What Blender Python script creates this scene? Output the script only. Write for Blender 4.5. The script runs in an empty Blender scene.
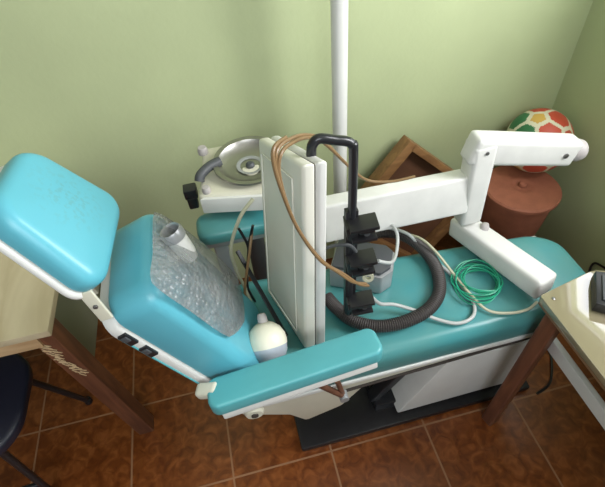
import bpy, bmesh, math, random
from mathutils import Vector, Matrix
from math import pi, sin, cos, radians
random.seed(4)
S = bpy.context.scene
COL = S.collection

# ------------------------------------------------ camera
cam_d = bpy.data.cameras.new('camera'); cam = bpy.data.objects.new('camera', cam_d); COL.objects.link(cam)
cam_d.sensor_fit = 'HORIZONTAL'; cam_d.sensor_width = 36; cam_d.lens = 449.4 / 605 * 36; cam_d.clip_start = .02
_t, _r, _y = radians(47.24), radians(-5.39), radians(9.635)
fw = Vector((sin(_y)*cos(_t), cos(_y)*cos(_t), -sin(_t))); rt = Vector((cos(_y), -sin(_y), 0)); up = rt.cross(fw)
r2 = rt*cos(_r) + up*sin(_r); u2 = -rt*sin(_r) + up*cos(_r)
cam.matrix_world = Matrix(((r2.x, u2.x, -fw.x, 0), (r2.y, u2.y, -fw.y, 0), (r2.z, u2.z, -fw.z, 1.6), (0, 0, 0, 1)))
S.camera = cam

# ------------------------------------------------ light and exposure
S.view_settings.view_transform = 'Standard'; S.view_settings.look = 'None'
S.view_settings.exposure = 0.0; S.view_settings.gamma = 1; S.view_settings.use_curve_mapping = False
w = bpy.data.worlds.new('world'); S.world = w; w.use_nodes = True
bg = w.node_tree.nodes['Background']; bg.inputs[0].default_value = (.86, .94, 1, 1); bg.inputs[1].default_value = 0.34

def area(name, loc, target, sx, sy, power, col):
    l = bpy.data.lights.new(name, 'AREA'); l.shape = 'RECTANGLE'; l.size = sx; l.size_y = sy; l.energy = power; l.color = col
    o = bpy.data.objects.new(name, l); COL.objects.link(o); o.location = loc
    o.rotation_euler = (Vector(target) - Vector(loc)).to_track_quat('-Z', 'Y').to_euler()
    return o
area('window_daylight', (1.42, .2, 1.75), (-.4, .55, .95), 0.55, 1.0, 40, (.98, .98, 1))
area('front_fill', (-.15, -1.35, 2.4), (-.85, 1.2, 1.1), 1.5, .9, 42, (.93, .97, 1))  # added soft fill from the front, no window built behind it
area('corner_window_daylight', (1.40, 1.03, 1.42), (.4, 1.03, 1.42), .44, .58, 4.2, (.93, .95, 1))

# ------------------------------------------------ materials
def mat(name, col, rough=.5, metal=0., spec=.5, noise=0, nscale=20, bump=0, bscale=200, coat=0, stain=None, alpha=1, trans=0, emit=0):
    m = bpy.data.materials.new(name); m.use_nodes = True; n = m.node_tree.nodes; L = m.node_tree.links
    b = n['Principled BSDF']; c = (*col, 1)
    b.inputs['Base Color'].default_value = c; b.inputs['Roughness'].default_value = rough; b.inputs['Metallic'].default_value = metal
    b.inputs['Specular IOR Level'].default_value = spec; b.inputs['Coat Weight'].default_value = coat; b.inputs['Alpha'].default_value = alpha
    b.inputs['Transmission Weight'].default_value = trans
    tc = n.new('ShaderNodeTexCoord')
    if noise:
        t = n.new('ShaderNodeTexNoise'); t.inputs['Scale'].default_value = nscale; t.inputs['Detail'].default_value = 6
        L.new(tc.outputs['Object'], t.inputs['Vector'])
        r = n.new('ShaderNodeValToRGB'); r.color_ramp.elements[0].position = .35; r.color_ramp.elements[1].position = .65
        k = stain if stain else tuple(v*(1-noise) for v in col)
        r.color_ramp.elements[0].color = (*k, 1) if not stain else (*[a*(1-noise)+s*noise for a, s in zip(col, stain)], 1)
        r.color_ramp.elements[1].color = c
        L.new(t.outputs['Fac'], r.inputs['Fac']); L.new(r.outputs['Color'], b.inputs['Base Color'])
    if bump:
        t = n.new('ShaderNodeTexNoise'); t.inputs['Scale'].default_value = bscale; L.new(tc.outputs['Object'], t.inputs['Vector'])
        bp = n.new('ShaderNodeBump'); bp.inputs['Strength'].default_value = bump; bp.inputs['Distance'].default_value = .002
        L.new(t.outputs['Fac'], bp.inputs['Height']); L.new(bp.outputs['Normal'], b.inputs['Normal'])
    return m
def wood(name, c1, c2, rough=.5, scale=(2, 30, 30), coat=0):
    m = mat(name, c1, rough, coat=coat); n = m.node_tree.nodes; L = m.node_tree.links; b = n['Principled BSDF']
    tc = n.new('ShaderNodeTexCoord'); mp = n.new('ShaderNodeMapping'); mp.inputs['Scale'].default_value = scale
    t = n.new('ShaderNodeTexNoise'); t.inputs['Scale'].default_value = 1; t.inputs['Detail'].default_value = 5; t.inputs['Distortion'].default_value = .8
    r = n.new('ShaderNodeValToRGB'); r.color_ramp.elements[0].position = .35; r.color_ramp.elements[1].position = .68
    r.color_ramp.elements[0].color = (*c2, 1); r.color_ramp.elements[1].color = (*c1, 1)
    L.new(tc.outputs['Object'], mp.inputs[0]); L.new(mp.outputs[0], t.inputs['Vector']); L.new(t.outputs['Fac'], r.inputs[0]); L.new(r.outputs[0], b.inputs['Base Color'])
    return m

M = {}
M['wall'] = mat('green_wall_paint', (.47, .53, .30), .6, noise=.08, nscale=3, bump=.25, bscale=60)
M['ceiling'] = mat('white_ceiling_paint', (.75, .75, .7), .8)
M['blue'] = mat('turquoise_vinyl', (.105, .42, .52), .34, noise=.06, nscale=8, bump=.1, bscale=500)
M['seat'] = mat('faded_shaded_teal_vinyl', (.055, .255, .27), .30, noise=.4, nscale=6, stain=(.14, .26, .21), bump=.1, bscale=400)  # faded vinyl, with the seat's dimmer light partly mixed into the colour
M['armteal'] = mat('arm_teal_vinyl', (.09, .37, .40), .36, noise=.08, nscale=9)
M['white'] = mat('white_enamel', (.70, .70, .67), .35, noise=.05, nscale=12)
M['cream'] = mat('cream_plastic', (.64, .62, .50), .4, noise=.06, nscale=10)
M['armwhite'] = mat('ivory_enamel', (.70, .70, .67), .4, noise=.10, nscale=14)
M['casecream'] = mat('light_cream_shell', (.76, .75, .66), .4, noise=.04, nscale=9)
M['seam'] = mat('dark_seam_rubber', (.05, .04, .035), .6)
M['black'] = mat('black_plastic', (.012, .012, .014), .35, noise=.2, nscale=30)
M['blackmetal'] = mat('black_painted_metal', (.014, .015, .018), .28)
M['darkgrey'] = mat('dark_grey_plastic', (.06, .065, .07), .5)
M['grey'] = mat('grey_metal', (.36, .37, .38), .35, metal=.4, noise=.1, nscale=20)
M['steel'] = mat('stainless_steel', (.36, .35, .33), .36, metal=1)
M['knob'] = mat('grey_rubber_knob', (.42, .39, .38), .5)
M['brownhose'] = mat('tan_rubber_hose', (.20, .122, .055), .38)
M['greytube'] = mat('grey_plastic_tube', (.42, .44, .43), .38)
M['cleartube'] = mat('pale_yellow_tube', (.48, .47, .34), .35)
M['green'] = mat('green_cord', (.010, .30, .17), .4)
M['hosering'] = mat('dark_corrugated_rubber', (.045, .038, .036), .5)
M['pot'] = mat('terracotta_clay', (.30, .10, .055), .75, noise=.15, nscale=30, bump=.3, bscale=120)
M['rust'] = mat('rusty_brown_metal', (.19, .085, .05), .5, metal=.3, noise=.3, nscale=40)
M['bulbw'] = mat('cream_bulb_body', (.74, .72, .58), .4)
M['bulbd'] = mat('milky_bulb_dome', (.42, .46, .52), .22)
M['tablewood'] = wood('pale_laminate_wood', (.62, .53, .36), (.50, .41, .26), .4, (14, 3, 14))
M['darkwood'] = wood('dark_brown_wood', (.20, .075, .035), (.11, .04, .02), .5, (40, 40, 4))
M['pine'] = wood('raw_pine', (.62, .43, .24), (.45, .28, .14), .6, (4, 30, 30))
M['framewood'] = wood('varnished_frame_wood', (.30, .155, .06), (.19, .09, .035), .45, (6, 40, 40))
M['picture'] = mat('brown_backing_board', (.13, .055, .028), .6, noise=.2, nscale=12)
M['laminate'] = mat('cream_laminate_top', (.25, .215, .135), .10, noise=.04, nscale=5, spec=.6, coat=1); M['laminate'].node_tree.nodes['Principled BSDF'].inputs['Coat Roughness'].default_value = .04; M['laminate'].node_tree.nodes['Principled BSDF'].inputs['Coat IOR'].default_value = 1.75
M['edge'] = mat('brown_edge_band', (.20, .11, .05), .5)
M['greyboard'] = mat('grey_green_board', (.21, .215, .15), .55, noise=.08, nscale=6)
M['navy'] = mat('navy_vinyl', (.012, .014, .028), .4)
M['screw'] = mat('screw_metal', (.2, .2, .2), .35, metal=.8)
M['splinter'] = mat('torn_raw_wood', (.62, .45, .26), .8)
M['ballcream'] = mat('ball_cream_panel', (.66, .62, .46), .5); M['ballred'] = mat('ball_red_panel', (.50, .07, .035), .5)
M['ballgreen'] = mat('ball_green_panel', (.03, .16, .06), .5); M['ballyellow'] = mat('ball_yellow_panel', (.58, .36, .08), .5)

def scuffed_vinyl():
    m = mat('scuffed_turquoise_vinyl', (.105, .42, .52), .36); n = m.node_tree.nodes; L = m.node_tree.links; b = n['Principled BSDF']
    tc = n.new('ShaderNodeTexCoord'); vm = n.new('ShaderNodeVectorMath'); vm.operation = 'DISTANCE'; vm.inputs[1].default_value = (-.68, -.02, 1.14)
    L.new(tc.outputs['Object'], vm.inputs[0])
    mr = n.new('ShaderNodeMapRange'); mr.inputs[1].default_value = .025; mr.inputs[2].default_value = .085; mr.inputs[3].default_value = 1; mr.inputs[4].default_value = 0
    L.new(vm.outputs['Value'], mr.inputs[0])
    t = n.new('ShaderNodeTexNoise'); t.inputs['Scale'].default_value = 110; t.inputs['Detail'].default_value = 4; L.new(tc.outputs['Object'], t.inputs['Vector'])
    r = n.new('ShaderNodeValToRGB'); r.color_ramp.elements[0].position = .50; r.color_ramp.elements[1].position = .62; L.new(t.outputs['Fac'], r.inputs[0])
    k = n.new('ShaderNodeMath'); k.operation = 'MULTIPLY'; L.new(mr.outputs[0], k.inputs[0]); L.new(r.outputs[0], k.inputs[1])
    mx = n.new('ShaderNodeMix'); mx.data_type = 'RGBA'; L.new(k.outputs[0], mx.inputs[0]); mx.inputs[6].default_value = (.105, .42, .52, 1); mx.inputs[7].default_value = (.11, .36, .42, 1)
    L.new(mx.outputs[2], b.inputs['Base Color']); return m
M['headvinyl'] = scuffed_vinyl()
def floor_mat():
    m = mat('terracotta_tile_floor', (.3, .1, .03), .3); n = m.node_tree.nodes; L = m.node_tree.links; b = n['Principled BSDF']
    tc = n.new('ShaderNodeTexCoord'); sp = n.new('ShaderNodeSeparateXYZ'); L.new(tc.outputs['Object'], sp.inputs[0])
    def mth(op, a, bb=None):
        k = n.new('ShaderNodeMath'); k.operation = op
        for i, v in enumerate((a, bb)):
            if v is None: continue
            if isinstance(v, (int, float)): k.inputs[i].default_value = v
            else: L.new(v, k.inputs[i])
        return k.outputs[0]
    def line(o, off):
        f = mth('FRACT', mth('DIVIDE', mth('ADD', o, off), .335))
        return mth('LESS_THAN', mth('MINIMUM', f, mth('SUBTRACT', 1, f)), .0095)
    g = mth('MAXIMUM', line(sp.outputs[0], .553+3.35), line(sp.outputs[1], 3.35-.501))
    t = n.new('ShaderNodeTexNoise'); t.inputs['Scale'].default_value = 26; t.inputs['Detail'].default_value = 9; t.inputs['Distortion'].default_value = 1.0
    L.new(tc.outputs['Object'], t.inputs['Vector'])
    r = n.new('ShaderNodeValToRGB'); e = r.color_ramp.elements
    e[0].position = .33; e[0].color = (.11, .027, .005, 1); e[1].position = .66; e[1].color = (.24, .074, .018, 1)
    k = e.new(.5); k.color = (.165, .045, .009, 1)
    L.new(t.outputs['Fac'], r.inputs[0])
    mx = n.new('ShaderNodeMix'); mx.data_type = 'RGBA'; L.new(g, mx.inputs[0]); L.new(r.outputs[0], mx.inputs[6]); mx.inputs[7].default_value = (.27, .13, .06, 1)
    L.new(mx.outputs[2], b.inputs['Base Color'])
    rr = mth('ADD', mth('MULTIPLY', g, .4), .3); L.new(rr, b.inputs['Roughness'])
    bp = n.new('ShaderNodeBump'); bp.inputs['Distance'].default_value = .002; bp.inputs['Strength'].default_value = .4
    L.new(mth('SUBTRACT', mth('MULTIPLY', t.outputs['Fac'], .4), g), bp.inputs['Height']); L.new(bp.outputs[0], b.inputs['Normal'])
    return m
M['floor'] = floor_mat()

def bubble_mat():
    m = mat('bubble_wrap_plastic', (.30, .31, .31), .25); n = m.node_tree.nodes; L = m.node_tree.links; b = n['Principled BSDF']
    tc = n.new('ShaderNodeTexCoord'); v = n.new('ShaderNodeTexVoronoi'); v.inputs['Scale'].default_value = 95; L.new(tc.outputs['Object'], v.inputs['Vector'])
    t = n.new('ShaderNodeTexNoise'); t.inputs['Scale'].default_value = 18; t.inputs['Detail'].default_value = 3; L.new(tc.outputs['Object'], t.inputs['Vector'])
    ad = n.new('ShaderNodeMath'); ad.operation = 'MULTIPLY_ADD'; L.new(t.outputs['Fac'], ad.inputs[0]); ad.inputs[1].default_value = 1.4
    L.new(v.outputs['Distance'], ad.inputs[2])
    bp = n.new('ShaderNodeBump'); bp.inputs['Strength'].default_value = .8; bp.inputs['Distance'].default_value = .006; bp.invert = True
    L.new(ad.outputs[0], bp.inputs['Height']); L.new(bp.outputs[0], b.inputs['Normal'])
    r = n.new('ShaderNodeValToRGB'); r.color_ramp.elements[0].position = .3; r.color_ramp.elements[1].position = .7
    r.color_ramp.elements[0].color = (.25,)*3 + (1,); r.color_ramp.elements[1].color = (.66,)*3 + (1,)
    L.new(t.outputs['Fac'], r.inputs[0]); L.new(r.outputs[0], b.inputs['Alpha'])
    return m
M['bubble'] = bubble_mat()

# ------------------------------------------------ mesh helpers
def place(o, parent):
    if parent is not None:
        pw = getattr(parent, 'WL', None)
        pw = WL[parent.name]
        o.data.transform(Matrix.Translation(-pw)); o.parent = parent
WL = {}
def obj(name, bm, m, parent=None, smooth=True, origin=None, label=None):
    """mesh is given in world coordinates; children are stored relative to the thing they belong to"""
    me = bpy.data.meshes.new(name); bmesh.ops.recalc_face_normals(bm, faces=bm.faces[:]); bm.to_mesh(me); bm.free()
    o = bpy.data.objects.new(name, me); COL.objects.link(o)
    for k in (m if isinstance(m, (list, tuple)) else [m]): me.materials.append(k)
    if smooth:
        for p in me.polygons: p.use_smooth = True
        try: me.set_sharp_from_angle(angle=radians(38))
        except Exception: pass
    if parent is not None:
        me.transform(Matrix.Translation(-WL[parent.name])); o.parent = parent; WL[o.name] = WL[parent.name]
    else:
        if origin is None:
            xs = [v.co for v in me.vertices]
            origin = Vector((sum(v.x for v in xs)/len(xs), sum(v.y for v in xs)/len(xs), min(v.z for v in xs)))
        origin = Vector(origin); me.transform(Matrix.Translation(-origin)); o.location = origin; WL[o.name] = origin
    if label: o['label'] = label
    return o
def thing(name, label, cat, loc, group=None):
    o = bpy.data.objects.new(name, None); COL.objects.link(o); o.location = loc; o.empty_display_size = .05
    o['label'] = label; o['category'] = cat; WL[o.name] = Vector(loc)
    if group: o['group'] = group
    return o
def tag(o, label, cat, group=None):
    o['label'] = label; o['category'] = cat
    if group: o['group'] = group
    return o
def struct(name, bm, m, smooth=False):
    o = obj(name, bm, m, smooth=smooth, origin=(0, 0, 0)); o['kind'] = 'structure'; return o
def frame(c, xdir, zdir):
    z = Vector(zdir).normalized(); x = Vector(xdir); x = (x - z*x.dot(z)).normalized(); y = z.cross(x)
    return Matrix(((x.x, y.x, z.x, c[0]), (x.y, y.y, z.y, c[1]), (x.z, y.z, z.z, c[2]), (0, 0, 0, 1)))
def box(bm, c, s, bev=.0, seg=2, mx=None):
    t = bmesh.new(); bmesh.ops.create_cube(t, size=1)
    bmesh.ops.scale(t, vec=s, verts=t.verts)
    if bev: bmesh.ops.bevel(t, geom=t.edges[:], offset=bev, segments=seg, profile=.6, affect='EDGES')
    T = Matrix.Translation(c) if mx is None else mx @ Matrix.Translation(c)
    t.transform(T); merge(bm, t); return bm
def merge(bm, t):
    me = bpy.data.meshes.new('tmp'); t.to_mesh(me); t.free(); bm.from_mesh(me); bpy.data.meshes.remove(me)
def bx(c, s, bev=.002, seg=2, mx=None): return box(bmesh.new(), c, s, bev, seg, mx)
def beam(bm, p0, p1, wid, hgt, upv, bev=.006, seg=3):
    """box from p0 to p1; hgt measured along upv, wid across"""
    p0, p1 = Vector(p0), Vector(p1); d = p1 - p0
    mx = frame((p0+p1)/2, d, Vector(upv) - d.normalized()*Vector(upv).dot(d.normalized()))
    return box(bm, (0, 0, 0), (d.length, wid, hgt), bev, seg, mx)
def smoothpath(pts, n=8, closed=False):
    P = [Vector(p) for p in pts]; out = []; k = len(P)
    rng = range(k if closed else k-1)
    for i in rng:
        g = (lambda j: P[j % k]) if closed else (lambda j: P[min(max(j, 0), k-1)])
        a, b, c, d = g(i-1), g(i), g(i+1), g(i+2)
        for s in range(n):
            t = s/n
            out.append(.5*((2*b) + (c-a)*t + (2*a-5*b+4*c-d)*t*t + (3*b-a-3*c+d)*t**3))
    if not closed: out.append(P[-1])
    return out
def tube(bm, pts, r, seg=10, n=8, closed=False, ribs=0, smooth=True):
    path = smoothpath(pts, n, closed) if smooth else [Vector(p) for p in pts]
    k = len(path); rings = []; prev = None
    for i, p in enumerate(path):
        d = (path[(i+1) % k] - path[i-1]) if closed else (path[min(i+1, k-1)] - path[max(i-1, 0)])
        d.normalize()
        if prev is None: u = d.orthogonal().normalized()
        else: u = (prev - d*prev.dot(d)).normalized()
        prev = u; v = d.cross(u); rr = r
        if ribs: rr = r*(1 if i % 2 == 0 else ribs)
        if isinstance(r, (list, tuple)): rr = r[0] + (r[1]-r[0])*i/(k-1)
        rings.append([bm.verts.new(p + (u*cos(2*pi*j/seg) + v*sin(2*pi*j/seg))*rr) for j in range(seg)])
    for i in range(k if closed else k-1):
        A, B = rings[i], rings[(i+1) % k]; off = 0
        if closed and i == k-1:
            off = min(range(seg), key=lambda o: (A[0].co - B[o].co).length)
        for j in range(seg): bm.faces.new((A[j], A[(j+1) % seg], B[(j+1+off) % seg], B[(j+off) % seg]))
    if not closed: bm.faces.new(rings[0][::-1]); bm.faces.new(rings[-1])
    return bm
def tb(pts, r, **k): return tube(bmesh.new(), pts, r, **k)
def lathe(bm, prof, mx=None, seg=40):
    rings = []
    for (r, z) in prof:
        if r < 1e-5: rings.append([bm.verts.new((0, 0, z))])
        else: rings.append([bm.verts.new((r*cos(2*pi*j/seg), r*sin(2*pi*j/seg), z)) for j in range(seg)])
    vs = [v for q in rings for v in q]
    for A, B in zip(rings, rings[1:]):
        for j in range(seg):
            a, b = A[j % len(A)], A[(j+1) % len(A)]; c, d = B[(j+1) % len(B)], B[j % len(B)]
            f = [];  [f.append(q) for q in (a, b, c, d) if q not in f]
            if len(f) > 2: bm.faces.new(f)
    if mx is not None: bmesh.ops.transform(bm, matrix=mx, verts=vs)
    return bm
def prism(bm, poly, t0, t1, mx=None, bev=0, seg=2):
    """polygon in local XY extruded along local Z"""
    t = bmesh.new(); a = [t.verts.new((x, y, t0)) for x, y in poly]; b = [t.verts.new((x, y, t1)) for x, y in poly]; n = len(poly)
    t.faces.new(a[::-1]); t.faces.new(b)
    for i in range(n): t.faces.new((a[i], a[(i+1) % n], b[(i+1) % n], b[i]))
    bmesh.ops.recalc_face_normals(t, faces=t.faces[:])
    if bev: bmesh.ops.bevel(t, geom=t.edges[:], offset=bev, segments=seg, profile=.6, affect='EDGES')
    if mx is not None: t.transform(mx)
    merge(bm, t); return bm
XZ = Matrix(((1, 0, 0, 0), (0, 0, 1, 0), (0, 1, 0, 0), (0, 0, 0, 1)))          # local (x, z) profile swept along world Y
def pad(bm, w, h, t, r, e, bulge=0., mx=None, taper=0., cs=8, flat_bottom=True):
    """upholstered pad: rounded rectangle w x h (local x, y), thickness t (0..t along z), corner radius r, edge radius e"""
    def ring(off, z):
        W, H, R = w/2-off, h/2-off, max(r-off, .004); out = []
        for q, (sx, sy) in enumerate(((1, 1), (-1, 1), (-1, -1), (1, -1))):
            for i in range(cs+1):
                a = q*pi/2 + i/cs*pi/2; x = sx*(W-R) + R*cos(a); y = sy*(H-R) + R*sin(a)
                x *= 1 - taper*(y/h); out.append((x, y, z))
        return out
    L = []
    eb = e*.35
    L += [ring(eb, 0)] + [ring(eb*(1-sin(a)), eb*(1-cos(a))) for a in (pi/4, pi/2)]
    for i in range(0, 7):
        a = i/6*pi/2; L.append(ring(e*(1-cos(a)), t-e+e*sin(a)))
    base = L[-1]
    for k in (.85, .65, .4, .15):
        L.append([(x*k, y*k, t + bulge*(1-k*k)) for x, y, z in base])
    V = [[bm.verts.new(p) for p in q] for q in L]; n = len(V[0])
    for A, B in zip(V, V[1:]):
        for j in range(n): bm.faces.new((A[j], A[(j+1) % n], B[(j+1) % n], B[j]))
    bm.faces.new(V[0][::-1]); bm.faces.new(V[-1])
    if mx is not None: bmesh.ops.transform(bm, matrix=mx, verts=[v for q in V for v in q])
    return bm
def screw(parent, p, nrm, r=.005):
    b = lathe(bmesh.new(), [(0, -.003), (r, -.003), (r, .0012), (r*.5, .002), (0, .002)], frame(p, Vector(nrm).orthogonal(), nrm), 12)
    return obj('screw', b, M['screw'], parent)

# ================================================ SETTING
XR, YW, ZC = 1.27, 1.33, 2.6
XL, YF = -2.4, -2.2
struct('floor', bx(((XL+XR)/2, (YF+YW)/2, -.05), (XR-XL+.4, YW-YF+.4, .1), 0), M['floor'])
struct('ceiling', bx(((XL+XR)/2, (YF+YW)/2, ZC+.05), (XR-XL+.4, YW-YF+.4, .1), 0), M['ceiling'])
struct('wall_back', bx(((XL+XR)/2, YW+.08, ZC/2), (XR-XL+.4, .16, ZC), 0), M['wall'])
wy0, wy1, wz0, wz1 = -.35, .75, 1.2, 2.25
vy0, vy1, vz0, vz1 = .81, 1.25, 1.13, 1.71
b = bmesh.new()
def wall_piece(y0, y1, z0, z1): box(b, (XR+.08, (y0+y1)/2, (z0+z1)/2), (.16, y1-y0, z1-z0))
wall_piece(YF, wy0, 0, ZC); wall_piece(wy0, wy1, 0, wz0); wall_piece(wy0, wy1, wz1, ZC); wall_piece(wy1, vy0, 0, ZC)
wall_piece(vy0, vy1, 0, vz0); wall_piece(vy0, vy1, vz1, ZC); wall_piece(vy1, YW, 0, ZC)
struct('wall_right', b, M['wall'])
b = bmesh.new(); cy, cz = (wy0+wy1)/2, (wz0+wz1)/2
for y in (wy0+.02, cy, wy1-.02): box(b, (XR+.06, y, cz), (.04, .04, wz1-wz0), .003)
for z in (wz0+.02, wz1-.02): box(b, (XR+.06, cy, z), (.04, wy1-wy0, .04), .003)
struct('window_1', b, M['white'])
b = bmesh.new()
for y in (vy0+.012, vy1-.012): box(b, (XR+.05, y, (vz0+vz1)/2), (.03, .024, vz1-vz0), .003)
for z in (vz0+.012, vz1-.012): box(b, (XR+.05, (vy0+vy1)/2, z), (.03, vy1-vy0, .024), .003)
struct('window_2', b, M['white'])

# ================================================ DENTAL CHAIR
chair = thing('dental_chair', 'reclined turquoise dental chair with white shell, on black floor plate across the room', 'dental chair', (.42, .66, 0))
# floor plate and lift
obj('base_plate', prism(bmesh.new(), [(.02, .52), (.86, .52), (.86, .80), (.02, .80)], .002, .03, bev=.008), M['black'], chair)
obj('lift_cover', prism(bmesh.new(), [(.365, .05), (.495, .345), (.80, .345), (.83, .32), (.83, .06)], .545, .77, XZ, .008), M['white'], chair, label='white slanted lift cover')
b = bmesh.new()
beam(b, (.30, .62, .06), (.47, .62, .36), .03, .04, (0, 1, 0), .004); beam(b, (.24, .72, .06), (.43, .72, .38), .03, .04, (0, 1, 0), .004)
box(b, (.36, .66, .045), (.12, .16, .05), .006)
obj('lift_linkage', b, M['blackmetal'], chair)
obj('lower_frame', prism(bmesh.new(), [(-.12, .478), (.90, .478), (.90, .425), (.22, .385), (.16, .30), (.05, .26), (.005, .33), (-.12, .41)], .52, .79, XZ, .01), M['cream'], chair)
b = bmesh.new(); beam(b, (.16, .517, .405), (.88, .517, .447), .008, .006, (0, 0, 1), .001); obj('frame_seam', b, M['seam'], chair)
obj('seat_rail', bx((.40, .66, .485), (1.02, .325, .018), .006), M['white'], chair)
# seat cushion
b = pad(bmesh.new(), 1.03, .345, .095, .10, .035, .006, Matrix.Translation((.385, .672, .490)))
for v in b.verts:
    if v.co.x > .3: v.co.y = .5 + (v.co.y-.5)*(1 - .24*(v.co.x-.3)/.6)
obj('seat_cushion', b, M['seat'], chair, label='long faded, shade-toned teal seat and leg cushion')
b = bmesh.new(); tube(b, [(.50, .53, .5835), (.495, .6, .5885), (.49, .7, .5895), (.485, .79, .586)], .0012, 6)
obj('cushion_welt', b, M['seat'], chair)
# backrest
ax = Vector((-.138, 0, .355)).normalized(); nb = Vector((.355, 0, .138)).normalized()
bc = Vector((-.1135, .615, .843)) - nb*.088
mx = frame(bc, (0, 1, 0), nb)         # local x = +Y, local y = up the back
if (mx.to_3x3() @ Vector((0, 1, 0))).z < 0: mx = mx @ Matrix.Diagonal((-1, 1, 1, 1)) @ Matrix.Diagonal((1, -1, 1, 1))
b = pad(bmesh.new(), .238, .455, .100, .045, .03, .004, mx @ Matrix.Translation((0, -.045, -.004)))
obj('backrest_cushion', b, M['blue'], chair)
b = pad(bmesh.new(), .242, .452, .034, .045, .016, 0, mx @ Matrix.Translation((0, -.053, -.030)))
shell = obj('backrest_shell', b, M['white'], chair)
b = bmesh.new(); tube(b, [bc + ax*s + Vector((0, -.1205, 0)) - nb*.024 for s in (.125, 0, -.22)], .0025, 6, smooth=False); obj('shell_trim', b, M['armteal'], shell)
for s in (.112, .056):
    p = bc + ax*s - nb*.014 + Vector((0, -.1215, 0))
    mm = frame(p, ax, (0, -1, 0))
    sw = obj('rocker_switch', bx((0, 0, .001), (.036, .017, .006), .0015, 2, mm), M['black'], shell)
    obj('switch_button', bx((.006, 0, .004), (.015, .012, .006), .0015, 2, mm), M['darkgrey'], sw)
# headrest
hx = Vector((-.105, 0, .17)).normalized(); hn = Vector((.17, 0, .105)).normalized()
hc = Vector((-.273, .622, 1.127))
mh = frame(hc - hn*.046, (0, 1, 0), hn)
if (mh.to_3x3() @ Vector((0, 1, 0))).z < 0: mh = mh @ Matrix.Rotation(pi, 4, 'Z')
mh = mh @ Matrix.Rotation(radians(-6), 4, 'Z')
head = obj('headrest', pad(bmesh.new(), .212, .198, .046, .045, .022, .006, mh, taper=.36), M['headvinyl'], chair)
obj('headrest_shell', pad(bmesh.new(), .217, .203, .016, .045, .010, 0, mh @ Matrix.Translation((0, 0, -.014)), taper=.36), M['white'], head)
b = bmesh.new(); beam(b, (-.262, .498, .975), (-.272, .506, 1.045), .006, .022, nb, .002); beam(b, (-.31, .62, .92), (-.33, .62, 1.12), .03, .012, nb, .003)
br = obj('headrest_bracket', b, M['cream'], chair); screw(br, (-.267, .4975, 1.012), (0, -1, 0), .004)
# near armrest
am = frame((.038, .452, .700), (.996, .053, .06), (-.06, .14, 1))
arm = obj('armrest_pad', pad(bmesh.new(), .38, .074, .034, .022, .008, .002, am), M['armteal'], chair, label='turquoise armrest on the near side')
b = bmesh.new(); box(b, (.0, -.004, -.013), (.345, .058, .026), .005, 2, am)
obj('armrest_shell', b, M['white'], arm)
b = bmesh.new(); beam(b, (-.135, .452, .69), (-.03, .455, .625), .024, .075, (0, 0, 1), .01); obj('armrest_support', b, M['white'], arm)
b = lathe(bmesh.new(), [(0, -.012), (.020, -.012), (.022, -.006), (.022, .006), (.018, .012), (0, .012)], frame((-.07, .430, .630), (1, 0, 0), (0, -1, 0)), 28); obj('pivot_hub', b, M['cream'], arm)
b = lathe(bmesh.new(), [(0, 0), (.008, 0), (.008, .004), (0, .004)], frame((-.07, .4185, .630), (1, 0, 0), (0, -1, 0)), 16); obj('pivot_bolt', b, M['seam'], arm)
b = bmesh.new(); beam(b, (-.175, .47, .70), (-.13, .455, .715), .03, .026, (0, 0, 1), .009); obj('hinge_knuckle', b, M['cream'], arm)
b = bmesh.new(); tube(b, [(.035, .475, .66), (.15, .475, .475)], .008, 10, smooth=False); tube(b, [(.135, .48, .56), (.15, .478, .475)], .007, 10, smooth=False)
lv = obj('support_rod', b, M['rust'], arm)
b = bmesh.new(); lathe(b, [(0, -.012), (.012, -.012), (.012, .012), (0, .012)], frame((.15, .474, .475), (1, 0, 0), (0, -1, 0)), 18); obj('rod_joint', b, M['grey'], lv)
obj('side_flap', prism(bmesh.new(), [(-.165, .63), (-.10, .60), (-.11, .66)], .475, .50, XZ, .003), M['armteal'], chair)
# far armrest
af = frame((-.02, .90, .735), (1, -.02, .12), (0, -.1, 1))
fa = obj('armrest_pad', pad(bmesh.new(), .22, .09, .04, .03, .016, .003, af), M['seat'], chair, label='dull teal armrest on the far side')
b = bmesh.new(); box(b, (0, 0, -.014), (.20, .07, .026), .006, 2, af); beam(b, (-.08, .90, .50), (-.08, .90, .74), .03, .04, (1, 0, 0), .005)
obj('armrest_shell', b, M['grey'], fa)
beam_b = beam(bmesh.new(), (-.08, .76, .47), (-.08, .92, .50), .04, .03, (0, 0, 1), .004); obj('armrest_bracket', beam_b, M['grey'], fa)

# ================================================ SPITTOON UNIT (stands on its own column behind the chair)
sp = thing('spittoon_unit', 'cream cuspidor unit with stainless steel bowl, between chair back and white box', 'spittoon', (-.02, 1.02, 0))
rotz = Matrix.Identity(4)
b = prism(bmesh.new(), [(-.102, .905), (.06, .868), (.13, .90), (.155, .98), (.14, 1.06), (.08, 1.11), (-.075, 1.11), (-.085, 1.0)], .822, .882, rotz, .012, 3)
obj('housing', b, M['cream'], sp)
b = prism(bmesh.new(), [(-.100, .897), (.06, .860), (.075, .868), (-.085, .906)], .828, .876, rotz, .003); obj('front_band', b, M['white'], sp)
bowlm = Matrix.Translation((.046, .985, .884)) @ Matrix.Rotation(radians(4), 4, 'X')
b = lathe(bmesh.new(), [(0, -.002), (.02, -.002), (.034, .0), (.058, .003), (.078, .014), (.084, .022), (.096, .0235), (.097, .018), (.084, .010), (.055, -.001), (.03, -.004), (0, -.004)], bowlm, 64)
bowl = obj('steel_bowl', b, M['steel'], sp)
b = lathe(bmesh.new(), [(0, -.001), (.012, -.001), (.012, .005), (.007, .010), (0, .010)], bowlm, 24); obj('drain_plug', b, M['darkgrey'], bowl)
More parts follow.
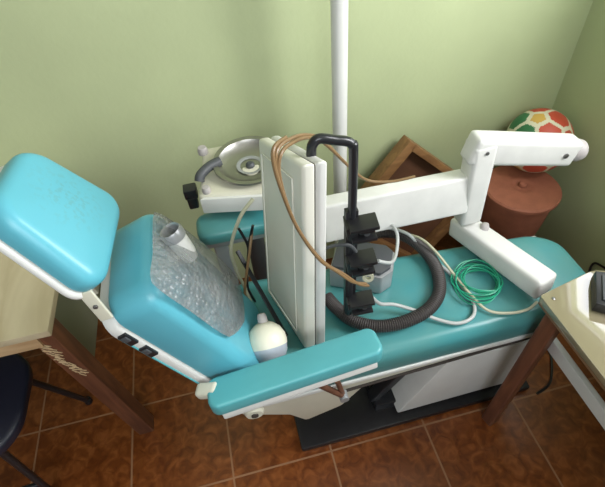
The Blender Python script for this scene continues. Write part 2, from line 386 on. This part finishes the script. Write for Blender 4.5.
b = lathe(bmesh.new(), [(.027, .0002), (.034, .003), (.037, .003), (.030, .0002)], bowlm, 40); obj('bowl_ring', b, M['grey'], bowl)
b = bmesh.new(); tube(b, [(-.092, .955, .888), (-.085, .965, .900), (-.06, .985, .906), (-.03, 1.0, .906)], .013, 12); obj('water_spout', b, M['darkgrey'], sp)
for p, r, h in (((-.072, 1.085, .882), .014, .02), ((-.078, .915, .882), .011, .016)):
    obj('control_knob', lathe(bmesh.new(), [(0, 0), (r, 0), (r*1.05, h*.5), (r*.8, h), (0, h*1.05)], Matrix.Translation(p), 20), M['knob'], sp)
b = bmesh.new(); box(b, (-.122, .955, .862), (.035, .035, .03), .005); box(b, (-.122, .945, .838), (.026, .03, .035), .005); obj('hose_holder', b, M['black'], sp)
b = bmesh.new(); box(b, (.02, .99, .811), (.14, .14, .02), .006); tube(b, [(.02, 1.06, .04), (.02, 1.06, .81)], .03, 20, smooth=False); box(b, (.02, 1.06, .028), (.2, .2, .02), .005)
obj('support_column', b, M['darkgrey'], sp)

for ch in sp.children: ch.location.z -= .017

# ================================================ POLE
pole = thing('lamp_pole', 'tall white round metal pole standing by the green back wall', 'pole', (.345, 1.15, 0))
obj('pole_tube', tb([(.345, 1.15, .02), (.345, 1.15, 2.3)], .0225, seg=28, smooth=False), M['white'], pole)
obj('pole_foot', lathe(bmesh.new(), [(0, 0), (.07, 0), (.07, .01), (.03, .025), (.0, .025)], Matrix.Translation((.345, 1.15, 0)), 32), M['white'], pole)

# ================================================ INSTRUMENT BOX (upright white tray case with handle and clips)
ib = thing('instrument_case', 'upright white two-shell instrument case with black bail handle, standing on the seat cushion', 'instrument case', (.09, .69, .592))
def case_half(x0, x1, grow=0.):
    # four vertical edges: near (y .595) and far (y .785); the case leans very slightly, its far side is shorter
    b = bmesh.new(); V = []
    for (y, zb, zt, xb, xt) in ((.566, .594, 1.158, .077, .107), (.770, .594, 1.088, .019, .061)):
        for (xx) in (x0, x1):
            V.append([b.verts.new((xb+xx*.93, y-grow if y < .7 else y+grow, zb)), b.verts.new((xt+xx*.74, y-grow if y < .7 else y+grow, zt+grow))])
    (a0, a1), (b0, b1), (c0, c1), (d0, d1) = V
    for f in ((a0, b0, b1, a1), (b0, d0, d1, b1), (d0, c0, c1, d1), (c0, a0, a1, c1), (a1, b1, d1, c1), (a0, c0, d0, b0)): b.faces.new(f)
    bmesh.ops.recalc_face_normals(b, faces=b.faces[:])
    bmesh.ops.bevel(b, geom=b.edges[:], offset=.007, segments=3, profile=.6, affect='EDGES')
    return b
obj('front_shell', case_half(0, .030), M['casecream'], ib, label='cream shell facing the backrest')
obj('seam_gasket', case_half(.029, .034, -.006), M['seam'], ib)
obj('rear_shell', case_half(.033, .058), M['white'], ib)
# shallow panel on the broad face and its screws
b = bmesh.new()
P = [Vector((.0975, .600, 1.11)), Vector((.0695, .600, .63)), Vector((.0265, .745, .63)), Vector((.0645, .745, 1.07))]
nn = (P[1]-P[0]).cross(P[3]-P[0]).normalized();  nn = nn if nn.x < 0 else -nn
for p, q in zip(P, P[1:]+P[:1]): beam(b, p+nn*.0035, q+nn*.0035, .002, .003, nn, .0005, 1)
obj('panel_rim', b, M['casecream'], ib)
hb = bmesh.new()
tube(hb, [(.132, .61, 1.09), (.133, .61, 1.145), (.136, .61, 1.163), (.148, .61, 1.172), (.175, .61, 1.163), (.193, .61, 1.157), (.2035, .61, 1.149), (.2075, .61, 1.130), (.2075, .61, .979), (.206, .61, .80), (.205, .61, .64)], .0088, 14, n=6)
hd = obj('bail_handle', hb, M['blackmetal'], ib)
obj('rail_bar', bx((.2065, .612, .82), (.026, .016, .35), .002), M['black'], ib)
for i, (x, z) in enumerate(((.217, .958), (.219, .853), (.222, .703))):
    b = bmesh.new(); q = frame((x, .592, z), (1, -.12, .10), (-.1, 0, 1))
    box(b, (.008, -.004, .016), (.058, .042, .009), .002, 2, q); box(b, (.006, -.004, -.014), (.050, .042, .009), .002, 2, q)
    box(b, (-.016, .006, .001), (.022, .04, .034), .002, 2, q); box(b, (.012, -.018, .009), (.03, .012, .008), .002, 2, q)
    c = obj('instrument_clip', b, M['black'], ib)
    obj('clip_spring', lathe(bmesh.new(), [(0, -.02), (.006, -.02), (.006, .02), (0, .02)], q @ Matrix.Rotation(pi/2, 4, 'X') @ Matrix.Translation((.012, 0, 0)), 12), M['darkgrey'], c)
b = bmesh.new(); tube(b, [(.145, .61, .90), (.17, .60, .915), (.20, .60, .905), (.215, .60, .88)], .004, 8); obj('clip_lead', b, M['darkgrey'], ib)
b = lathe(bmesh.new(), [(.006, -.006), (.013, -.006), (.013, .006), (.006, .006), (.006, -.006)], frame((.246, .60, .785), (1, 0, 0), (-.3, -1, .3)), 20); obj('chrome_ring', b, M['cleartube'], ib)

# tan hoses looped over the case
base = [(.225, .555, .82), (.195, .545, .85), (.162, .545, .895), (.125, .545, .945), (.090, .548, 1.03), (.073, .555, 1.10), (.066, .570, 1.160), (.074, .585, 1.185), (.100, .62, 1.175), (.135, .66, 1.150), (.175, .70, 1.105), (.235, .73, 1.01), (.29, .755, .935), (.35, .755, .915), (.41, .755, .915)]
for k, (dx, dy, dz) in enumerate(((0, 0, 0), (.007, -.001, -.006), (-.006, -.003, .007))):
    pts = [(x+dx*(.6+.4*sin(i)), y+dy, z+dz*(1 if i < 11 else .3)) for i, (x, y, z) in enumerate(base if k == 0 else base[:12] if k == 1 else base[:9])]
    tag(obj('rubber_hose', tb(pts, .0034, seg=8, n=7), M['brownhose']),
        ['tan rubber hose looping over white case and on across the long arm', 'tan hose lying innermost in the loop over the white case', 'short outermost tan hose ending on top of the white case'][k], 'hose', 'tan hoses over the white case')

# ================================================ WHITE ARM WITH FORK
la = thing('equipment_arm', 'long white metal arm with forked end and grey knobs, lying over the chair seat', 'equipment arm', (.6, .78, .592))
b = bmesh.new(); beam(b, (.19, .80, .792), (.592, .80, .786), .05, .118, (0, .12, 1), .008)
obj('main_bar', b, M['armwhite'], la)
b = bmesh.new(); beam(b, (.615, .80, .675), (.598, .80, .945), .058, .062, (1, 0, 0), .012); obj('fork_post', b, M['armwhite'], la)
b = bmesh.new(); beam(b, (.566, .80, .93), (.875, .80, .852), .055, .075, (0, 0, 1), .014); up_ = obj('upper_prong', b, M['armwhite'], la)
b = bmesh.new(); beam(b, (.612, .835, .628), (.702, .535, .655), .066, .066, (0, 0, 1), .014); lo_ = obj('lower_prong', b, M['armwhite'], la)
def knob(par, p, nrm, r=.024, h=.03):
    return obj('rubber_knob', lathe(bmesh.new(), [(0, 0), (r*.7, 0), (r*.95, h*.25), (r, h*.5), (r*.9, h*.85), (r*.6, h), (0, h)], frame(p, Vector(nrm).orthogonal(), nrm), 24), M['knob'], par)
knob(up_, (.873, .80, .852), (1, 0, -.2), .030, .035); knob(la, (.645, .765, .66), (1, -.6, .3), .018, .022)
screw(up_, (.60, .770, .925), (0, -1, 0), .005); screw(up_, (.835, .770, .862), (0, -1, 0), .007); screw(lo_, (.662, .565, .652), (-1, -.3, .0), .006)

# ================================================ THINGS ON THE SEAT
# corrugated suction hose ring
ring = [(.323, .870, .613), (.40, .872, .613), (.455, .835, .613), (.485, .765, .613), (.486, .69, .613), (.458, .62, .613), (.405, .578, .613), (.335, .562, .613), (.27, .568, .613), (.215, .60, .613), (.185, .65, .613), (.17, .69, .613)]
tag(obj('suction_hose', tb(ring, .0175, seg=18, n=24, ribs=.86), M['hosering']), 'thick dark corrugated suction hose curled in a ring on the teal seat', 'hose')
# grey control box
cb = thing('control_box', 'faceted grey metal box with dark lid lying inside the dark hose ring', 'control box', (.29, .73, .592))
q = Matrix.Translation((.285, .745, .594)) @ Matrix.Rotation(radians(-28), 4, 'Z')
obj('box_body', prism(bmesh.new(), [(-.08, -.05), (.06, -.05), (.085, -.02), (.085, .045), (.06, .065), (-.08, .065)], 0, .07, q, .005), M['grey'], cb)
obj('box_lid', prism(bmesh.new(), [(-.075, -.045), (.055, -.045), (.078, -.018), (.078, .04), (.056, .058), (-.075, .058)], .071, .083, q, .004), M['darkgrey'], cb)
# grey tubes
g1 = [(.255, .588, .715), (.285, .60, .66), (.33, .61, .625), (.385, .58, .612), (.425, .553, .60), (.47, .530, .597), (.515, .538, .597), (.537, .575, .597), (.535, .63, .597), (.518, .70, .597), (.488, .765, .600), (.455, .82, .637), (.40, .865, .640), (.35, .885, .62)]
tag(obj('air_tube', tb(g1, .0048, seg=10), M['greytube']), 'light grey tube sweeping from lowest black clip round the hose ring', 'tube')
g2 = [(.262, .59, .845), (.31, .62, .79), (.35, .68, .75), (.37, .73, .76), (.37, .79, .74), (.33, .83, .70), (.28, .84, .66)]
tag(obj('air_tube', tb(g2, .0042, seg=10), M['greytube']), 'short grey tube curving from the middle black clip in front of the long arm', 'tube')
g3 = [(.44, .875, .597), (.475, .80, .640), (.50, .74, .636), (.528, .66, .607), (.535, .60, .61), (.56, .545, .598), (.61, .522, .597), (.66, .52, .597), (.695, .535, .595)]
tag(obj('air_tube', tb(g3, .0038, seg=8), M['cleartube']), 'pale yellowish tube running along the seat edge under the lower fork prong', 'tube')
# green cord coil: one long continuous cord
pts = []
for i in range(150):
    a = i*2*pi/15; k = i/150
    R = .047 + .011*sin(i*.21) + .004*sin(i*.93)
    pts.append((.577 + R*cos(a)*1.15 + .006*sin(i*.23), .630 + R*sin(a)*1.1 + .006*cos(i*.31), .594 + .022*abs(sin(i*.17)) + .004*k))
tag(obj('green_cord', tb(pts, .0017, seg=6, n=3), M['green']), 'tangled coil of thin bright green cord on the teal seat', 'cord')

# bulb
bl = thing('light_bulb', 'large globe light bulb with cream base, wedged between backrest and white case', 'light bulb', (-.015, .578, .592))
bm_ = Matrix.Translation((-.010, .558, .668)) @ Matrix.Rotation(radians(-50), 4, 'X') @ Matrix.Scale(1.08, 4)
obj('bulb_dome', lathe(bmesh.new(), [(0, -.046), (.012, -.0445), (.024, -.039), (.034, -.029), (.040, -.016), (.042, -.002), (.042, .012), (.0, .012)], bm_, 36), M['bulbd'], bl)
obj('bulb_collar', lathe(bmesh.new(), [(.0425, -.002), (.0435, .006), (.042, .020), (.034, .036), (.022, .046), (.014, .050), (0, .050)], bm_, 36), M['bulbw'], bl)
obj('bulb_cap', lathe(bmesh.new(), [(.011, .049), (.0115, .054), (.0105, .057), (.0115, .060), (.0105, .063), (.008, .070), (.0, .071)], bm_, 20), M['knob'], bl)

# bubble wrap bag and the white cup inside
bn = nb; bo = Vector((-.1135, .59, .843)) + bn*.012
def facept(y, s, d): return Vector((bo.x, y, bo.z)) + ax*s + bn*d
out = [(.505, .196), (.575, .193), (.690, .186), (.718, .110), (.730, .015), (.732, -.07), (.712, -.144), (.604, -.135), (.515, -.045), (.506, .09)]
b = bmesh.new(); N = len(out)*4; path = [p + (Vector(q) - p)*.35 for p, q in zip(smoothpath([(y, s, 0) for y, s in out], 4, True), [tuple(Vector((*out[i], 0)).lerp(Vector((*out[(i+1) % len(out)], 0)), k/4)) for i in range(len(out)) for k in range(4)])]; cY = sum(p.x for p in path)/len(path); cS = sum(p.y for p in path)/len(path)
random.seed(9); rings = []
for side in (1, -1):
    for k in ((1, .93, .8, .62, .42, .2) if side == 1 else (.85, .4)):
        th = (.004 + .034*(1-k**3)) if side == 1 else .0
        rings.append((side, [b.verts.new(facept(cY+(p.x-cY)*k, cS+(p.y-cS)*k, (th + (random.uniform(-.0012, .0012) if .15 < k < .99 else 0)) if side == 1 else .001)) for p in path]))
F = [r for s, r in rings if s == 1]; Bk = [r for s, r in rings if s == -1]
for seq in (F, [F[0]] + Bk):
    for A, B in zip(seq, seq[1:]):
        for j in range(len(A)): b.faces.new((A[j], A[(j+1) % len(A)], B[(j+1) % len(B)], B[j]))
b.faces.new(F[-1]); b.faces.new(Bk[-1])
tag(obj('bubble_wrap_bag', b, M['bubble']), 'translucent grey bubble wrap bag leaning on the blue backrest', 'bubble wrap bag')
cup = thing('plastic_cup', 'white plastic cup with grey rim showing through the top of the bubble wrap bag', 'cup', tuple(facept(.63, .165, .03)))
cm = frame(facept(.635, .120, .020), (0, 1, 0), ax*1 + bn*.10 + Vector((0, .10, 0))) @ Matrix.Scale(.60, 4)
obj('cup_body', lathe(bmesh.new(), [(0, -.05), (.024, -.05), (.030, -.02), (.033, .03), (.033, .05), (.030, .05), (.027, -.01), (.020, -.045), (0, -.045)], cm, 32), M['white'], cup)
obj('cup_rim', lathe(bmesh.new(), [(.031, .048), (.037, .05), (.038, .075), (.033, .085), (.028, .08), (.028, .05), (.031, .048)], cm, 32), M['grey'], cup)

# black strap and thin wires between backrest and case
tag(obj('metal_strip', beam(bmesh.new(), (-.035, .79, .76), (.040, .612, .597), .012, .004, (0, .5, 1), .001), M['blackmetal']), 'narrow black metal strip slanting down beside the white case', 'strip')
wires = [([(.030, .80, .91), (-.010, .78, .878), (-.048, .78, .785), (-.049, .775, .708), (-.038, .76, .64), (-.025, .70, .598)], .0045, 'cleartube', 'pale tube arching down from spittoon to the seat'),
         ([(.012, .77, .84), (-.005, .74, .80), (-.035, .72, .70), (-.040, .715, .65), (-.030, .69, .60), (-.01, .65, .597)], .0035, 'brownhose', 'thin tan tube dropping behind the light bulb'),
         ([(-.018, .765, .86), (-.006, .76, .80), (-.015, .76, .743), (-.03, .75, .66), (-.02, .74, .60)], .0035, 'black', 'black forked cable hanging between the bag and the case')]
for p, r, k, l in wires:
    b = tb(p, r, seg=8)
    if k == 'black': tube(b, [(.016, .765, .86), (.004, .762, .825), (-.006, .76, .80)], r, 8)
    tag(obj('cable' if k == 'black' else 'air_tube', b, M[k]), l, 'cable' if k == 'black' else 'tube')

# ================================================ CORNER: POT, BALL, FRAME
pt = thing('clay_pot', 'round terracotta pot with flat knobbed lid in the room corner', 'clay pot', (1.045, 1.095, 0))
pm = Matrix.Translation((1.045, 1.095, 0))
obj('pot_body', lathe(bmesh.new(), [(0, 0), (.075, 0), (.085, .02), (.10, .15), (.118, .32), (.127, .425), (.120, .425), (.09, .10), (0, .05)], pm, 56), M['pot'], pt)
ld = obj('pot_lid', lathe(bmesh.new(), [(0, .426), (.134, .426), (.140, .430), (.140, .441), (.134, .447), (.05, .450), (.034, .450), (.030, .447), (.024, .447), (0, .449)], pm, 64), M['pot'], pt)
obj('lid_knob', lathe(bmesh.new(), [(0, .449), (.014, .449), (.015, .456), (.012, .462), (0, .464)], pm, 24), M['pot'], ld)

def ball(c, R):
    g = (1+5**.5)/2
    ico = [Vector(v).normalized() for v in ((0, 1, g), (0, -1, g), (0, 1, -g), (0, -1, -g), (1, g, 0), (-1, g, 0), (1, -g, 0), (-1, -g, 0), (g, 0, 1), (-g, 0, 1), (g, 0, -1), (-g, 0, -1))]
    dod = []
    for i in range(12):
        for j in range(i+1, 12):
            for k in range(j+1, 12):
                if ico[i].dot(ico[j]) > .4 and ico[j].dot(ico[k]) > .4 and ico[i].dot(ico[k]) > .4: dod.append((ico[i]+ico[j]+ico[k]).normalized())
    cent = [(d, .055) for d in ico] + [(d, 0) for d in dod]
    b = bmesh.new(); bmesh.ops.create_icosphere(b, subdivisions=6, radius=R); rot = Matrix.Rotation(.5, 3, 'X') @ Matrix.Rotation(.35, 3, 'Y')
    for f in b.faces:
        n = rot @ f.calc_center_median().normalized()
        sc = sorted(((n.dot(d)-o*.9, i) for i, (d, o) in enumerate(cent)), reverse=True)
        i = sc[0][1]
        if sc[0][0]-sc[1][0] < .042: f.material_index = 0
        else: f.material_index = 3 if i < 12 and i % 3 else (2 if i % 3 == 1 else 1)
    b.transform(Matrix.Translation(c)); return b
tag(obj('ball', ball((1.118, 1.18, .577), .117), [M['ballcream'], M['ballred'], M['ballgreen'], M['ballyellow']]), 'cream football with red, green and yellow panels resting on the clay pot', 'ball')

# wooden frame leaning diamond-wise on the back wall
fr = thing('wooden_frame', 'brown wooden tray frame standing on one corner against the green back wall', 'frame', (.66, 1.2, 0))
fm = frame((.665, 1.225, .335), (.74, 0, -.67), (0, -1, .14))
Wd, Hd, D = .46, .42, .06
b = bmesh.new()
for sx in (1, -1): box(b, (sx*(Wd/2-.018), 0, 0), (.036, Hd, D), .003, 2, fm)
for sy in (1, -1): box(b, (0, sy*(Hd/2-.013), 0), (Wd-.052, .026, D), .003, 2, fm)
obj('frame_moulding', b, M['framewood'], fr)
obj('backing_board', bx((0, 0, -.012), (Wd-.05, Hd-.05, .008), .001, 1, fm), M['picture'], fr)

# ================================================ LEFT TABLE AND STOOL
lt = thing('desk', 'pale wood desk with torn dark brown leg at left side', 'desk', (-.95, .95, 0))
obj('desktop', bx((-1.0, .985, .722), (1.0, .58, .022), .003), M['tablewood'], lt)
obj('apron', bx((-1.02, .712, .688), (.96, .02, .045), .002), M['pine'], lt)
lg = obj('leg', beam(bmesh.new(), (-.502, .755, 0), (-.535, .735, .711), .055, .052, (1, 0, 0), .003), M['darkwood'], lt)
obj('leg', beam(bmesh.new(), (-.535, 1.22, 0), (-.535, 1.22, .711), .05, .05, (1, 0, 0), .003), M['darkwood'], lt)
obj('leg', beam(bmesh.new(), (-1.45, 1.22, 0), (-1.45, 1.22, .711), .05, .05, (1, 0, 0), .003), M['darkwood'], lt)
obj('leg', beam(bmesh.new(), (-1.45, .73, 0), (-1.45, .73, .711), .05, .05, (1, 0, 0), .003), M['darkwood'], lt)
b = bmesh.new(); random.seed(3)
for i in range(46):
    z = .690 - i*.0041 + random.uniform(-.006, .006); x = -.550 + .0007*i + random.uniform(-.010, .010); y = .7065 + (.690-z)*.028
    beam(b, (x-.002-random.random()*.008, y, z), (x+.002+random.random()*.008, y, z-.006-random.random()*.016), .0025, .0022, (0, -1, 0), .0005, 1)
obj('torn_wood', b, M['splinter'], lg, label='raw splintered strip near the top of the leg')
obj('side_panel', bx((-.552, 1.03, .54), (.012, .52, .34), .002), M['greyboard'], lt)

st = thing('stool', 'navy and black metal stool at left edge under the desk', 'stool', (-.83, .70, 0))
s = pad(bmesh.new(), .30, .34, .035, .12, .015, .006, Matrix.Translation((-.84, .715, .43)))
obj('seat', s, M['navy'], st)
for p0, p1 in (((-.745, .80, .43), (-.718, .905, .012)), ((-.76, .60, .43), (-.80, .60, .012)), ((-.92, .60, .43), (-.96, .56, .012)), ((-.93, .82, .43), (-.97, .88, .012))):
    l = obj('leg', tb([p0, p1], .010, seg=12, smooth=False), M['blackmetal'], st)
    obj('rubber_foot', lathe(bmesh.new(), [(0, 0), (.014, 0), (.013, .02), (0, .022)], Matrix.Translation((p1[0], p1[1], 0)), 16), M['black'], l)
obj('foot_rail', tb([(-.79, .60, .12), (-.875, .59, .13), (-.95, .565, .12)], .009, seg=10), M['blackmetal'], st)

# ================================================ RIGHT TABLE
rtb = thing('side_table', 'cream laminate table with brown wooden legs at right front', 'table', (.95, .3, 0))
top = [(.640, .490), (.645, .495), (.790, .524), (.810, .524), (.835, .514), (1.20, .45), (1.20, -.25), (.652, -.25)]
obj('tabletop', prism(bmesh.new(), top, .680, .700, None, .003), [M['laminate']], rtb)
obj('edge_band', prism(bmesh.new(), [(x + (.001 if x < .9 else 0), y-.001) for x, y in top], .672, .6795, None, .001), M['edge'], rtb)
obj('leg', beam(bmesh.new(), (.675, .462, 0), (.682, .458, .672), .040, .040, (1, .3, 0), .006), M['darkwood'], rtb)
obj('leg', beam(bmesh.new(), (1.17, .41, 0), (1.17, .41, .672), .045, .045, (1, 0, 0), .006), M['darkwood'], rtb)
obj('leg', beam(bmesh.new(), (.70, -.2, 0), (.70, -.2, .672), .045, .045, (1, 0, 0), .006), M['darkwood'], rtb)
obj('leg', beam(bmesh.new(), (1.17, -.2, 0), (1.17, -.2, .672), .045, .045, (1, 0, 0), .006), M['darkwood'], rtb)
obj('side_rail', beam(bmesh.new(), (.712, .455, .515), (.722, -.18, .515), .016, .045, (0, 0, 1), .002), M['white'], rtb, label='white stretcher rail between two brown legs')
screw(rtb, (.664, .477, .700), (0, 0, 1), .004)
dv = thing('electronic_device', 'black angular plastic device on the cream table top at right edge', 'device', (.80, .43, .701))
dm = Matrix.Translation((.722, .424, .701)) @ Matrix.Rotation(radians(-36), 4, 'Z')
obj('device_case', prism(bmesh.new(), [(0, 0), (.18, 0), (.18, .12), (0, .10)], 0, .030, dm, .004), M['black'], dv)
obj('device_lid', prism(bmesh.new(), [(.012, .012), (.17, .012), (.17, .108), (.012, .09)], .0305, .035, dm, .002), M['darkgrey'], dv)

tag(obj('power_cord', tb([(1.0, .90, .006), (1.16, .80, .006), (1.235, .80, .10), (1.262, .84, .20), (1.262, .80, .235), (1.262, .72, .25), (1.262, .55, .24)], .0045, seg=8), M['black']), 'black cord running along the right wall beside the seat foot', 'cord')
tag(obj('power_cord', tb([(.88, .50, .005), (.94, .52, .005), (.985, .57, .005), (1.02, .64, .005), (1.03, .75, .005), (1.02, .86, .005)], .0045, seg=8), M['black']), 'black cord curling on the tiles behind brown leg of cream table', 'cord')
